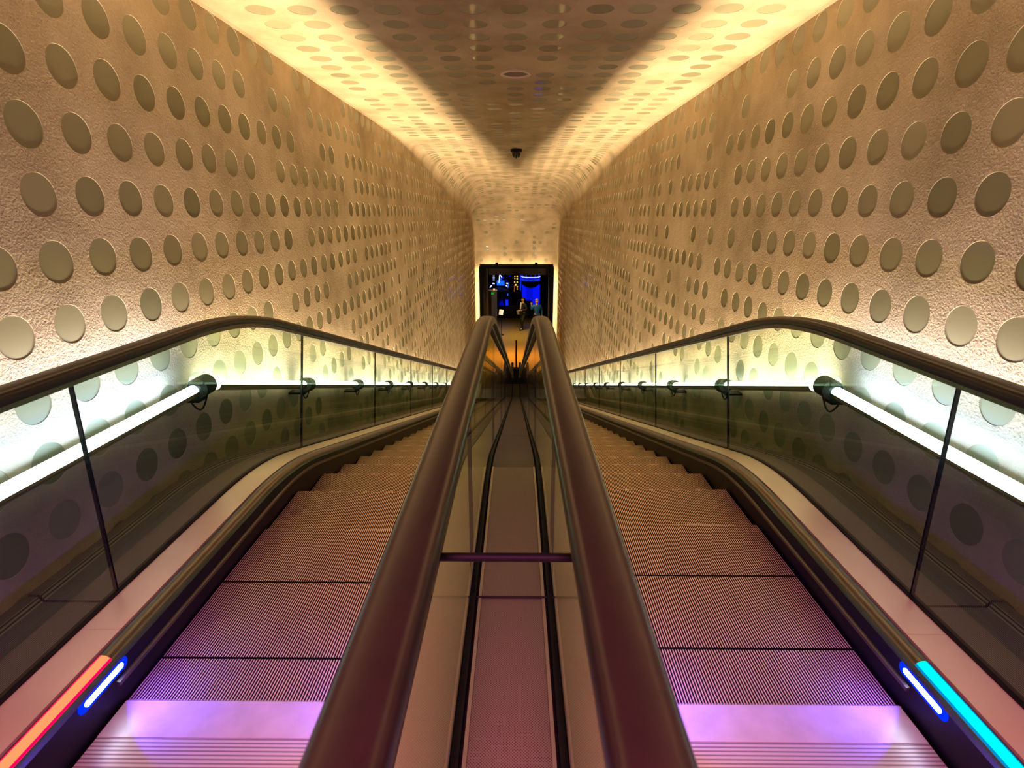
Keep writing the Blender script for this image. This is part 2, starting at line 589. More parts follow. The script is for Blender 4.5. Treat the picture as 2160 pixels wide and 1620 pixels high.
    for i in range(n):
        x = xc-wdt/2+pitch*(i+.72)
        mb.add([(x-.0022, yc, hz), (x+.0022, yc, hz), (x+.0015, yc+.022, hz-.016), (x-.0015, yc+.022, hz-.016),
                (x-.0022, yc, hz-.012), (x+.0022, yc, hz-.012)], [(0, 1, 2, 3), (0, 3, 4), (1, 5, 2), (4, 3, 2, 5)])
    mb.build('comb_teeth', M['trim'], cp)
    mb = MB(); mb.box((xc, (yc-.121-1.6)/2, hz-.011), (wdt-.01, 1.6+yc-.121, .02))
    mb.build('floor_plate', M['comb'], root, loc=(xc, 0, hz))
    # same at the lower landing
    mb = MB(); mb.box((xc, YEND-.45, CZ-5.9+.006), (wdt-.01, 1.0, .02)); mb.build('comb_plate', M['combplain'], root)
    return root

def weld_flat(o):
    bm = bmesh.new(); bm.from_mesh(o.data)
    bmesh.ops.remove_doubles(bm, verts=bm.verts, dist=.0002)
    bmesh.ops.recalc_face_normals(bm, faces=bm.faces)
    bm.to_mesh(o.data); bm.free()
    return o

# ------------------------------------------------------------------ tunnel shell
P_ = .241; PV = .235; PU = .236; PC = .246; RD = .0775; W = 1.70; HT = 1.10; YB = 23.0; DOORTOP = 1.87; DOORX = 1.53

def cell(mb, u0, v0, f, seg, has, rv, rec=.0022, su=P_, sv=P_):
    """one square of plaster with a recessed glass disc; f(u, v, depth) -> point"""
    cu, cv = u0+su/2, v0+sv/2
    if not has:
        mb.add([f(u0, v0, 0), f(u0+su, v0, 0), f(u0+su, v0+sv, 0), f(u0, v0+sv, 0)], [(0, 1, 2, 3)], 0)
        return
    sq = []; c0 = []; c1 = []
    jr = random.uniform(.97, 1.02); ju = random.uniform(-.004, .004); jv = random.uniform(-.004, .004)
    for k in range(seg):
        t = 2*PI*k/seg; a, b = math.cos(t), math.sin(t); m = max(abs(a), abs(b))
        sq.append(f(cu+a/m*su/2, cv+b/m*sv/2, 0))
        c0.append(f(cu+ju+a*RD*jr, cv+jv+b*RD*jr, 0)); c1.append(f(cu+ju+a*(RD*jr-.001), cv+jv+b*(RD*jr-.001), rec))
    mb.add(sq+c0, [(k, (k+1) % seg, seg+(k+1) % seg, seg+k) for k in range(seg)], 0)
    mb.add(c0+c1, [(k, (k+1) % seg, seg+(k+1) % seg, seg+k) for k in range(seg)], 0)
    mb.add(c1, [tuple(range(seg))], 1, rv)

def wall(sign, name):
    mb = MB()
    rnd = random.Random(11 if sign < 0 else 23)
    zt = HT+.02
    k0 = -28; y_start = 2.068-P_/2-P_*26
    def f(u, v, d): return (sign*(W+d), u, CZ+v)
    nu = int((YB+.3-y_start)/P_)+1
    for k in range(k0, 5):
        v = .0726-PV/2+PV*k
        if v > HT+.01: break
        for j in range(nu):
            y = y_start+P_*j
            if y > YB+.25: break
            # nothing far below the escalator line is ever seen
            if v+CZ+PV < pz(deck_p, y)-CZ+CZ-.45: continue
            near = y < 3.7
            has = near or rnd.random() > (.22 if y < 15 else .34)
            if v+PV/2+RD > HT-.004: has = False
            yy = y + (rnd.uniform(-.03, .03) if y > 9 else 0)*0
            seg = 48 if y < 4.2 else (24 if y < 11 else 16)
            cell(mb, y, v, f, seg, has, rnd.random(), sv=PV)
    o = mb.build(name, [M['plaster'], M['disc']], rnd=True)
    # outer thickness
    return struct(o)

def ceiling():
    mb = MB(); rnd = random.Random(5)
    Y1 = 16.5; a_, b_ = YB-Y1, 2.62
    tab = [(0.0, -5.0, HT)]
    s = Y1+5; tab.append((s, Y1, HT))
    py, pz_ = Y1, HT
    n = 160
    for i in range(1, n+1):
        t = PI/2*i/n
        y = Y1+a_*math.sin(t); z = HT-b_*(1-math.cos(t))
        s += math.hypot(y-py, z-pz_); tab.append((s, y, z)); py, pz_ = y, z
    send = s + (DOORTOP+HT-b_)
    tab.append((send, YB, -DOORTOP))
    def at(s):
        lo, hi = 0, len(tab)-1
        while hi-lo > 1:
            m = (lo+hi)//2
            if tab[m][0] <= s: lo = m
            else: hi = m
        (sa, ya, za), (sb, yb, zb) = tab[lo], tab[hi]
        f = min(1, (s-sa)/(sb-sa)); dy, dz = yb-ya, zb-za; L = math.hypot(dy, dz)
        return ya+dy*f, za+dz*f, dy/L, dz/L
    def rad(s):
        t = max(0, min(1, (s-12)/11)); t = t*t*(3-2*t)
        t2 = max(0, min(1, (s-24.5)/3.5)); t2 = t2*t2*(3-2*t2)
        return .012+.75*t*(1-t2*.93)
    def f(u, s, d):
        y, z, ty, tz = at(s)
        nx, nz = -tz, ty            # outward normal (up / away)
        r = rad(s)
        tot = W-r+r*PI/2
        q = abs(u)/1.70*tot
        if q <= W-r: x, dn = q, 0
        else:
            ph = (q-(W-r))/r; x, dn = W-r+r*math.sin(ph), r*(1-math.cos(ph))
        x = math.copysign(x, u)
        y2 = y+nx*(d-dn); z2 = z+nz*(d-dn)
        return (x, y2, CZ+z2)
    nrow = int(send/PC)
    off = (3.517-PC/2+5.0) % PC
    def put(u0, s0, su, sv, has, seg, rv): cell(mb, u0, s0, f, seg, has, rv, su=su, sv=sv)
    s = off-PC
    while s < send-.005:
        sv = min(PC, send-s)
        s0 = max(0, s); sv = s+sv-s0 if s < 0 else sv
        yy = at(s0)[0]
        for c in range(-7, 8):
            if c in (-7, 7):
                su = 1.70-6.5*PU; u0 = -1.70 if c < 0 else 6.5*PU
                # split in strips so that the fillet stays round
                for q in range(7):
                    put(u0+su/7*q, s0, su/7, sv, False, 8, 0)
                continue
            u0 = (c-.5)*PU
            full = sv > PC-.001
            if yy < 4.4: p = 1
            elif yy < 15: p = .74
            elif yy < 20.5: p = .55
            elif yy < 22: p = .35
            else: p = .22
            has = full and rnd.random() < p
            if has and c == 0 and 4.2 < yy < 5.1: has = False
            if has: put(u0, s0, PU, sv, True, 48 if yy < 5 else 24, rnd.random())
            else:
                m = 6 if abs(c) == 6 and yy > 8 else (3 if yy > 8 and abs(c) > 3 else 1)
                for q in range(m): put(u0+PU/m*q, s0, PU/m, sv, False, 8, 0)
        s += PC
    o = mb.build('ceiling', [M['plaster'], M['disc']], rnd=True)
    return struct(o)

wall(-1, 'wall_left'); wall(1, 'wall_right'); ceiling()

# end wall strips beside the portal
for sx, nm in ((-1, 'wall_far_left'), (1, 'wall_far_right')):
    mb = MB(); mb.box((sx*(DOORX+W)/2, YB+.1, (CZ-DOORTOP)/2), (W-DOORX+.02, .2, CZ-DOORTOP)); struct(mb.build(nm, M['plaster']))
mb = MB(); mb.box((0, YB+.1, CZ-DOORTOP+.1), (3.4, .18, .2)); struct(mb.build('wall_far_top', M['plaster']))
# upper foyer behind the camera and an added unseen wall blocking light
mb = MB(); mb.box((0, -2.35, CZ-H_STEP-.06), (3.5, 1.5, .12)); struct(mb.build('floor_upper', M['comb']))
mb = MB(); mb.box((0, -4.2, CZ-.5), (3.6, .1, 3.6)); struct(mb.build('wall_rear_blocker', M['hall']))
# landing floor
mb = MB(); mb.box((0, (17.6+33)/2, -.06), (9, 33-17.6, .12)); struct(mb.build('floor', M['carpet']))
# hall shell
mb = MB(); mb.box((0, 37.5, -.08), (14, 9, .12)); struct(mb.build('floor_hall', M['hallfloor']))
mb = MB(); mb.box((0, 42, 3), (14, .2, 7)); struct(mb.build('wall_hall_back', M['hall']))
for sx, nm in ((-1, 'wall_hall_left'), (1, 'wall_hall_right')):
    mb = MB(); mb.box((sx*4.6, 32.6, 2.2), (.2, 18.6, 4.8)); struct(mb.build(nm, M['hall']))
mb = MB(); mb.box((0, 25.15, CZ-2.1), (9.2, .5, .8)); struct(mb.build('trim_1', M['lintel']))
mb = MB(); mb.box((0, 33.5, CZ-1.6), (9.2, 17, .2)); struct(mb.build('ceiling_hall', M['hall']))
for sx in (-1, 1):
    mb = MB(); mb.box((sx*3.2, 23.6, 2.0), (2.9, .6, 4.6)); struct(mb.build('wall_hall_front_'+('left' if sx < 0 else 'right'), M['hall']))

# ------------------------------------------------------------------ portal frame with hidden leds
FB = mat('frame_black', (.0025, .0025, .003), .85, spec=.1)
pf = thing('portal_frame', (0, 22.8, 0), 'black rounded portal frame around the dark doorway at the tunnel end', 'doorway')
mb = MB()
fw, dpth = .16, .5
def rr(xh, top, r, n=8):
    pts = [(-xh, 0.0)]
    for i in range(n+1):
        a = PI-PI/2*i/n; pts.append((-xh+r+r*math.cos(a), top-r+r*math.sin(a)))
    for i in range(n+1):
        a = PI/2-PI/2*i/n; pts.append((xh-r+r*math.cos(a), top-r+r*math.sin(a)))
    pts.append((xh, 0.0)); return pts
po, pi_ = rr(DOORX, CZ-DOORTOP-.03, .10), rr(DOORX-fw, CZ-DOORTOP-.03-.12, .04)
n = len(po)
vs = [(x, 22.72, z) for x, z in po]+[(x, 22.72, z) for x, z in pi_]+[(x, 22.85, z) for x, z in po]+[(x, 23.4, z) for x, z in pi_]
fs = []
for i in range(n-1):
    fs += [(i, i+1, n+i+1, n+i), (i, 2*n+i, 2*n+i+1, i+1), (n+i, n+i+1, 3*n+i+1, 3*n+i), (2*n+i, 3*n+i, 3*n+i+1, 2*n+i+1)]
mb.add(vs, fs)
mb.build('frame', FB, pf)
for sx in (-1, 1):
    mb = MB(); mb.box((sx*.80, 22.66, CZ-DOORTOP+.02), (.11, .14, .14)); mb.build('door_closer', FB, pf)
mb = MB(); mb.box((1.32, 22.75, 2.0), (.012, .02, 3.4)); mb.build('edge_strip', M['graypanel'], pf)
mb = MB()
for sx in (-1, 1): mb.box((sx*(DOORX-.03), 22.93, 1.95), (.03, .03, 3.85))
mb.box((0, 22.93, CZ-DOORTOP-.06), (2.9, .03, .03))
mb.build('light_strip', M['led_warm'], pf)
for sx in (-1, 1):
    area('portal_led_light', (sx*(DOORX+.02), 22.80, 2.0), (sx*.5, .75, 0), (0, 0, 1), .04, 3.8, 16, (1, .78, .52))
area('portal_led_light', (0, 22.80, CZ-DOORTOP-.0), (0, .6, 1), (0, 1, -.6), 2.9, .04, 9, (1, .72, .42))

# ------------------------------------------------------------------ escalators and the strip between them
escalator(-1, 'escalator left of the divider, with the orange-red light strip beside its comb', 1.479, M['red'], 'glowing orange-red strip')
escalator(1, 'escalator right of the divider, with the cyan-green light strip beside its comb', 1.535, M['cyan'], 'glowing cyan-green strip')

dv = thing('divider_cover', (0, 1.0, CZ-H_DECK-.12), 'narrow perforated metal cover strip between the two middle handrails', 'cover')
ys = [-1.6, 1.58, 2.66]
for ya, yb in zip(ys, ys[1:]):
    mb = MB(); sweep(mb, cut(deck_p, ya+.001, yb-.001), [(-.102, .0), (.102, .0), (.102, -.012), (-.102, -.012)])
    mb.build('perforated_sheet', M['perf'], dv)
ys = [2.66]+[4.1+1.9*k for k in range(8)]+[YEND+.1]
for ya, yb in zip(ys, ys[1:]):
    mb = MB(); sweep(mb, cut(deck_p, ya+.003, yb-.003), [(-.112, -.004), (.112, -.004), (.112, -.012), (-.112, -.012)])
    mb.build('plain_sheet', M['deckplain'], dv)
for sx in (-1, 1):
    mb = MB(); sweep(mb, cut(deck_p, -1.6, 2.66), [(sx*.103, .003), (sx*.113, .003), (sx*.113, -.012), (sx*.103, -.012)])
    mb.build('edge_trim', M['trim'], dv)
mb = MB(); sweep(mb, deck_p, [(-.121, -.02), (.121, -.02), (.121, -.12), (-.121, -.12)]); mb.build('base_channel', M['black'], dv)
# dark line across the strip at the sheet joint
mb = MB(); mb.tube([(x, 1.58, CZ-H_DECK+.004-.0*x) for x in [-.12+.02*i for i in range(13)]], .004); mb.build('seam_line', M['black'], dv)
# spacer bar
mb = MB(); mb.cyl((-.129, .90, CZ-.62), (.129, .90, CZ-.62), .0085, n=16)
sb = mb.build('spacer_bar', M['black'], loc=(0, .90, CZ-.62), smooth=True)
tag(sb, 'black crossbar spanning the gap between the two middle handrails', 'bar')

# ledges between outer glass and wall
for sx, nm in ((-1, 'left'), (1, 'right')):
    lg = thing('ledge_cover', (sx*1.55, 1.0, CZ-1.45), 'ribbed dark metal ledge along the %s wall behind the outer glass' % nm, 'ledge')
    lp = profile(1.29, 2.66, 5.75, -1.6, YEND+.3, 2.2, 2.0)
    ys = [-1.6, 1.60, 3.3]+[3.3+1.75*k for k in range(1, 9)]+[YEND+.3]
    for ya, yb in zip(ys, ys[1:]):
        mb = MB()
        sec = [(1.405, 0), (1.64, 0), (1.655, .022), (1.697, .022), (1.697, -.03), (1.405, -.03)]
        sweep(mb, cut(lp, ya+.005, yb-.005), [(sx*a, b) for a, b in sec])
        mb.build('ledge_panel', M['ledge'], lg)
    mb = MB(); sweep(mb, lp, [(sx*1.40, -.04), (sx*1.695, -.04), (sx*1.695, -.10), (sx*1.40, -.10)]); mb.build('support_tray', M['black'], lg)

# ------------------------------------------------------------------ tube lamps
K_LAMP = 18.5
PROFILE = [(-24, 0), (-18.5, .05), (-15, 2.0), (-11.5, 3.5), (-4, 3.6), (1, 3.0), (5, 1.0), (9, .7), (17, 1.25), (24, .6), (45, .22), (62, .22), (90, .14), (102, .10), (107, 0)]
def beam(ld, uw, vv, far_col, near_col, gain):
    """photometric distribution of the fixture across the tube (like an IES profile)"""
    ld.use_nodes = True
    N, L = ld.node_tree.nodes, ld.node_tree.links
    em = N['Emission']
    g = N.new('ShaderNodeNewGeometry')
    d1 = N.new('ShaderNodeVectorMath'); d1.operation = 'DOT_PRODUCT'; d1.inputs[1].default_value = uw
    d2 = N.new('ShaderNodeVectorMath'); d2.operation = 'DOT_PRODUCT'; d2.inputs[1].default_value = vv
    L.new(g.outputs['Incoming'], d1.inputs[0]); L.new(g.outputs['Incoming'], d2.inputs[0])
    at = N.new('ShaderNodeMath'); at.operation = 'ARCTAN2'
    L.new(d1.outputs['Value'], at.inputs[0]); L.new(d2.outputs['Value'], at.inputs[1])
    mr = N.new('ShaderNodeMapRange')
    mr.inputs['From Min'].default_value = math.radians(-30); mr.inputs['From Max'].default_value = math.radians(120)
    L.new(at.outputs[0], mr.inputs['Value'])
    cr = N.new('ShaderNodeValToRGB'); el = cr.color_ramp.elements
    for i, (a, I) in enumerate(PROFILE):
        x = (a+30)/150; c = I/max(.25, math.cos(math.radians(a-45)))/4
        if i < 2: e = el[i]; e.position = x
        else: e = el.new(x)
        f = min(1, max(0, (a-10)/25)); q = [p+(k-p)*f for p, k in zip(far_col, near_col)]
        e.color = (c*q[0], c*q[1], c*q[2], 1)
    L.new(mr.outputs[0], cr.inputs[0])
    L.new(cr.outputs[0], em.inputs['Color']); em.inputs['Strength'].default_value = 4*gain
TX = 1.585; TR = .034
def tube_pt(q):
    """point on the lamp line at distance q along it, q=0 at the bend"""
    if q < 0: return Vector((0, 2.66+q, CZ-.825))
    return Vector((0, 2.70+q*math.cos(A0), CZ-.83-q*math.sin(A0)))
ordn = ['nearest the camera', 'second nearest']
def tube_lamp(sx, q0, q1, cold, label):
    a, b = tube_pt(q0), tube_pt(q1)
    a.x = b.x = sx*TX
    d = (b-a).normalized()
    root = thing('tube_lamp', tuple(a), label, 'tube lamp', 'tube lamps along the %s wall' % ('left' if sx < 0 else 'right'))
    capl = .10
    a2 = a+d*.07; b2 = b-d*.07
    n = 24
    u = Vector((1, 0, 0)); v = d.cross(u).normalized()
    if v.z < 0: v = -v
    # emitting tube
    mb = MB(); mb.cyl(a2, b2, TR*.82, n=24); mb.build('tube', M['tubecold' if cold else 'tube'], root, smooth=True)
    # half round reflector under the tube, open towards wall and ceiling
    mb = MB(); vs = []
    k0, k1, m = -176, -14, 16     # degrees from the direction of the wall, downwards
    for p in (a2, b2):
        for r in (TR, TR*.93):
            for i in range(m+1):
                t = math.radians(k0+(k1-k0)*i/m)
                vs.append(p+u*(sx*r*math.cos(t))+v*(r*math.sin(t)))
    fs = []
    for i in range(m):
        fs += [(i, i+1, 2*(m+1)+i+1, 2*(m+1)+i), (m+1+i, 3*(m+1)+i, 3*(m+1)+i+1, m+2+i)]
    mb.add(vs, fs); mb.build('reflector', M['shade'], root, smooth=True)
    # clear collar at the far end, black sleeve, bracket, cable
    mb = MB(); mb.lathe([(TR*1.0, 0), (TR*1.45, .004), (TR*1.5, .05), (TR*1.4, .055)], (0, 0, 0), 24)
    R = d.to_track_quat('Z', 'Y').to_matrix()
    mb.v = [tuple(R @ Vector(p)+(b-d*.085)) for p in mb.v]
    mb.build('clear_collar', M['clear'], root, smooth=True)
    mb = MB(); mb.cyl(b-d*.035, b+d*.055, TR*1.52, n=28)
    mb.build('end_sleeve', M['black'], root, smooth=True)
    mb = MB(); c = b-v*TR*1.5
    mb.box(tuple(c+Vector((sx*.05, 0, 0))-v*.008-d*.03), (.125, .07, .014)); bk = mb.build('bracket', M['black'], root)
    mb = MB(); pts = []
    for i in range(13):
        t = i/12
        pts.append(b+d*(.02-.14*t)-v*(TR*1.45+.055*math.sin(PI*t))+Vector((sx*-.012, 0, 0)))
    mb.tube(pts, .0045); mb.build('cable', M['black'], bk, smooth=True)
    mid = (a+b)/2
    col = (.62, .80, 1.0) if cold else (1.0, .70, .40)
    L_ = (b2-a2).length
    ar = area('tube_lamp_light', tuple(mid+(v+u*sx)*(.70711*TR*.98)), tuple(v*.70711+u*(sx*.70711)), tuple(d), .03, L_*.99, K_LAMP*L_, (1, 1, 1), 180)
    beam(ar.data, u*sx, v, (1.0, .82, .64) if cold else (1.0, .74, .48), (.64, .80, 1.7) if cold else (.95, .97, 1.02), .25 if q0 < -2 else (.85 if cold else 1.0))
    return root
spans = [(-2.55, -1.27), (-1.27, -.02)]
q = .0
while q < 15.0:
    spans.append((q, q+1.335)); q += 1.335
names = ['cold white tube lamp on the {s} wall at the picture edge beside the camera', 'bright cold white tube lamp on the {s} wall before the bend',
         'warm white tube lamp on the {s} wall just below the bend']
num = ['second', 'third', 'fourth', 'fifth', 'sixth', 'seventh', 'eighth', 'ninth', 'tenth', 'eleventh', 'twelfth']
for sx in (-1, 1):
    s_ = 'left' if sx < 0 else 'right'
    for i, (q0, q1) in enumerate(spans):
        lab = names[i].format(s=s_) if i < 3 else 'warm white tube lamp on the %s wall, %s one down the incline' % (s_, num[i-3])
        tube_lamp(sx, q0, q1, i < 2, lab)

# ------------------------------------------------------------------ ceiling fittings
c = Vector((-.0, 4.93, CZ+HT))
sp = thing('ceiling_speaker', tuple(c), 'round recessed speaker with a pale ring, flush in the ceiling centre', 'speaker')
mb = MB(); mb.lathe([(.122, .004), (.122, -.012), (.110, -.016), (.102, -.006), (.100, .004)], c, 40); mb.build('ring', mat('cream_ring', (.8, .68, .5), .5), sp, smooth=True)
mb = MB(); mb.lathe([(.0995, .003), (.0995, -.003), (.09, -.005), (.0001, -.006)], c, 40); mb.build('grille', mat('speaker_grille', (.16, .12, .07), .5), sp)
c = Vector((0, 10.1, CZ+HT))
dc = thing('dome_camera', tuple(c), 'small black dome camera hanging under the middle of the ceiling', 'camera')
mb = MB(); mb.lathe([(.10, .0), (.10, -.035), (.085, -.05)], c, 28); mb.build('mount', M['black'], dc, smooth=True)
mb = MB(); mb.lathe([(.078, -.05), (.075, -.09), (.055, -.125), (.02, -.145), (.001, -.147)], c, 28); mb.build('dome', mat('smoked_dome', (.01, .01, .01), .05, spec=.6), dc, smooth=True)

# posts at the foot of the divider
pc = (0, 19.75, 0)
po_ = thing('barrier_post', pc, 'tall thin dark post standing at the foot of the escalators', 'post')
mb = MB(); mb.cyl((0, 19.75, 0), (0, 19.75, .03), .16, .14, 24); mb.build('base', M['black'], po_, smooth=True)
mb = MB(); mb.cyl((0, 19.75, .03), (0, 19.75, 1.55), .032, n=16); mb.build('pole', M['black'], po_, smooth=True)
mb = MB(); mb.box((0, 19.12, .33), (.27, .24, .66)); 
o = mb.build('kick_box', M['black'], loc=(0, 19.12, 0)); tag(o, 'low black box closing the lower end of the divider strip', 'box')

# ------------------------------------------------------------------ the hall beyond the portal
def P(px, py, Y):
    """point of the plane at distance Y seen at pixel (px, py)"""
    xr = (px-1080)/FPX; yr = (810-py)/FPX
    d = Vector((xr, math.cos(TILT)+yr*math.sin(TILT), yr*math.cos(TILT)-math.sin(TILT)))
    ya = math.radians(.5)
    d = Vector((d.x*math.cos(ya)-d.y*math.sin(ya), d.x*math.sin(ya)+d.y*math.cos(ya), d.z))
    k = Y/d.y
    return Vector((CAMX+d.x*k, Y, CZ+d.z*k))

eb = lambda n_, c_, s_: emat(n_, c_, s_)
BL = eb('blue_glow', (.004, .02, 1.0), 1.1); BLD = eb('blue_dim', (.0, .0, .35), .9); BW = eb('blue_white', (.45, .5, 1.0), 2.2)
BM = eb('blue_mid', (.01, .12, 1.0), 1.2); AM = eb('amber_bulb', (1.0, .55, .08), 1.6); GR = eb('green_sign_light', (.02, .3, .03), .8)

# big round lamp
cc = P(1119.5, 583, 37)
ch = thing('ring_lamp', tuple(cc), 'round blue lit ring lamp over a black bowl, right of the amber bulbs', 'lamp')
def torus(mb, c, R, r, n=48, m=6, sc=1, a0=0, a1=2*PI):
    pts = [Vector(c)+Vector((R*math.cos(a0+(a1-a0)*i/n), R*sc*math.sin(a0+(a1-a0)*i/n), 0)) for i in range(n+1)]
    mb.tube(pts, r, m)
mb = MB(); torus(mb, cc, .62, .017, a0=PI*.97, a1=PI*2.03); mb.build('bright_ring', BW, ch, smooth=True)
mb = MB(); torus(mb, cc+Vector((0, 0, -.22)), .60, .03); torus(mb, cc+Vector((0, 0, .18)), .6, .02)
for i in range(12):
    t = 2*PI*i/12; q = cc+Vector((.6*math.cos(t), .6*math.sin(t), 0)); mb.cyl(q+Vector((0, 0, .18)), q+Vector((0, 0, -.22)), .01, n=6)
mb.build('blue_cage', BL, ch)
mb = MB(); mb.lathe([(.64, -.28), (.62, -.42), (.50, -.58), (.30, -.72), (.05, -.76)], cc, 32); mb.build('bowl', M['hall'], ch, smooth=True)
mb = MB(); mb.cyl(cc+Vector((0, 0, -.3)), (cc.x, cc.y, CZ-1.702), .03, n=8); mb.build('stem', M['hall'], ch)
# blue curtains, their blue lighting put in as emission
for i, (x0, x1, y0, y1, m_) in enumerate(((1101, 1109, 590, 632, BL), (1109, 1123, 605, 634, BM), (1123, 1138, 600, 643, BL))):
    a, b = P(x0, y0, 38.5+.1*i), P(x1, y1, 38.5+.1*i)
    mb = MB(); n = 24; vs = []
    for k in range(n+1):
        x = a.x+(b.x-a.x)*k/n; yy = a.y+.05*math.sin(k*1.3)
        vs += [(x, yy, a.z), (x, yy, b.z)]
    fs = [(2*k, 2*k+2, 2*k+3, 2*k+1) for k in range(n)]
    mb.add(vs, fs)
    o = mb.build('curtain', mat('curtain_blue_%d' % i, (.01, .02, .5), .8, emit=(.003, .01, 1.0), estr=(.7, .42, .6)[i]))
    sm = o.modifiers.new('solid', 'SOLIDIFY'); sm.thickness = .02
    tag(o, 'blue lit curtain, %s of the three under the ring lamp' % ('left', 'middle', 'right')[i], 'curtain', 'blue curtains')
# amber bulbs
for i, (x, y, r) in enumerate(((1086, 583, 1.2), (1091, 583, 1.5), (1086, 587.5, 1.0), (1091, 588, 1.4), (1085.5, 595, 1.3), (1091, 595, 1.5), (1087.8, 601, 1.8), (1091.2, 605, 1.4), (1091, 609.5, 1.2))):
    YY = 35.2+.17*i; q = P(x, y, YY); rr_ = r*YY/FPX
    where = ('top left', 'top right', 'upper left', 'upper right', 'middle left', 'middle right', 'largest, in the middle', 'lower right', 'lowest')[i]
    t = thing('globe_bulb', tuple(q), 'amber globe bulb in the doorway cluster, %s one' % where, 'bulb', 'amber bulbs')
    mb = MB(); mb.sphere(q, rr_, 12); mb.build('globe', AM, t, smooth=True)
    mb = MB(); mb.cyl(q+Vector((0, 0, rr_*.8)), (q.x, q.y, CZ-1.7), .006, n=6); mb.build('cord', M['hall'], t)
a = P(1085, 608, 36.3)
t = thing('amber_screen', tuple(a), 'narrow dim amber panel hanging below the bulbs', 'panel')
mb = MB(); mb.box(tuple(a), (.05, .05, .42)); mb.build('panel', eb('amber_dim', (.5, .12, .01), .5), t)
mb = MB(); mb.cyl(a+Vector((0, 0, .2)), (a.x, a.y, CZ-1.7), .008, n=6); mb.build('cord', M['hall'], t)

# left: white stacked lights
q0 = P(1041.5, 585, 36)
t = thing('stacked_lamp', (q0.x, 36, q0.z), 'pale stacked pendant lamp at upper left of the doorway', 'lamp')
for k in range(5):
    mb = MB(); mb.lathe([(.01, .03), (.07, .02), (.07, -.02), (.01, -.03)], P(1041.5, 579+3*k, 36), 16); mb.build('disc', eb('pale_lamp_%d' % k, (.5, .52, .85), 1.0-.15*k), t, smooth=True)
mb = MB(); mb.cyl((q0.x, 36, q0.z-.2), (q0.x, 36, CZ-1.7), .008, n=6); mb.build('cord', M['hall'], t)
# blue lit stand with slanted struts
q0 = P(1056, 603, 35)
bs = thing('blue_display', (q0.x, 35, 0), 'blue lit display with slanted light bars on a dark round counter', 'display')
def seg_(parent, nm, x0, y0, x1, y1, Y, r, m_):
    mb = MB(); mb.cyl(P(x0, y0, Y), P(x1, y1, Y), r, n=8); mb.build(nm, m_, parent)
seg_(bs, 'light_bar', 1053.8, 578, 1058.5, 585, 35, .025, BW)
seg_(bs, 'light_bar', 1053.8, 580, 1052.3, 597, 35, .022, BW)
seg_(bs, 'light_bar', 1056.8, 586, 1056.2, 590, 35, .025, BM)
seg_(bs, 'light_bar', 1053, 596, 1062, 584, 35.1, .02, BL)
mb = MB()
a, b = P(1048, 592, 35.05), P(1064, 602, 35.05); mb.box(tuple((a+b)/2), (abs(b.x-a.x), .08, abs(a.z-b.z))); mb.build('screen', BM, bs)
seg_(bs, 'light_bar', 1039, 597.8, 1043.5, 598.2, 35, .035, BW)
seg_(bs, 'light_bar', 1068, 597.6, 1072, 597.8, 35, .035, BW)
seg_(bs, 'light_bar', 1033.5, 606.5, 1037, 602, 35, .03, BW)
seg_(bs, 'light_bar', 1067, 602, 1070, 604.5, 35, .03, BW)
seg_(bs, 'light_bar', 1073, 599, 1071, 607, 35, .03, BM)
seg_(bs, 'light_bar', 1067, 590, 1072.5, 597, 35.2, .03, BLD)
seg_(bs, 'light_bar', 1071, 619, 1071, 624, 34.6, .025, BM)
qa = P(1054, 612, 35)
mb = MB(); mb.lathe([(.60, 0), (.60, qa.z-.25), (.62, qa.z-.2), (.62, qa.z), (.1, qa.z+.2)], (qa.x, 35, 0), 32); mb.build('counter', M['hall'], bs, smooth=True)
a, b = P(1066.5, 632, 34.2), P(1072, 652, 34.2)
o = MB(); o.box(((a.x+b.x)/2, 34.2, (a.z+b.z)/2), (abs(b.x-a.x), .1, abs(a.z-b.z)))
o = o.build('light_column', BL, loc=((a.x+b.x)/2, 34.2, b.z)); tag(o, 'glowing blue column low in the doorway, left of the standing person', 'light')
o = MB(); a = P(1058, 644, 34.1); o.lathe([(.22, -.35), (.2, -.1), (.1, .2), (.02, .3)], a, 16)
o = o.build('glow_cone', BLD, loc=tuple(a), smooth=True); tag(o, 'dim blue cone above the white sheet in the doorway', 'light')
a, b = P(1096, 578, 38.4), P(1100, 612, 38.4)
o = MB(); o.box(((a.x+b.x)/2, 38.4, (a.z+b.z)/2), (.08, .08, abs(a.z-b.z)))
o = o.build('light_column', BL, loc=((a.x+b.x)/2, 38.4, b.z)); tag(o, 'thin blue vertical light between the amber bulbs and the ring lamp', 'light')
a = P(1075.5, 582.5, 38); o = MB(); o.lathe([(.05, .05), (.1, 0), (.05, -.05)], a, 12); o.cyl(a, (a.x, a.y, CZ-1.69), .006, n=6)
o = o.build('pendant_light', BLD, loc=tuple(a), smooth=True); tag(o, 'small dim blue pendant left of the amber bulbs', 'light')
# low wall closing the ochre floor
mb = MB(); mb.box((0, 33.3, .35), (9, .3, .7)); struct(mb.build('wall_low', M['hall']))

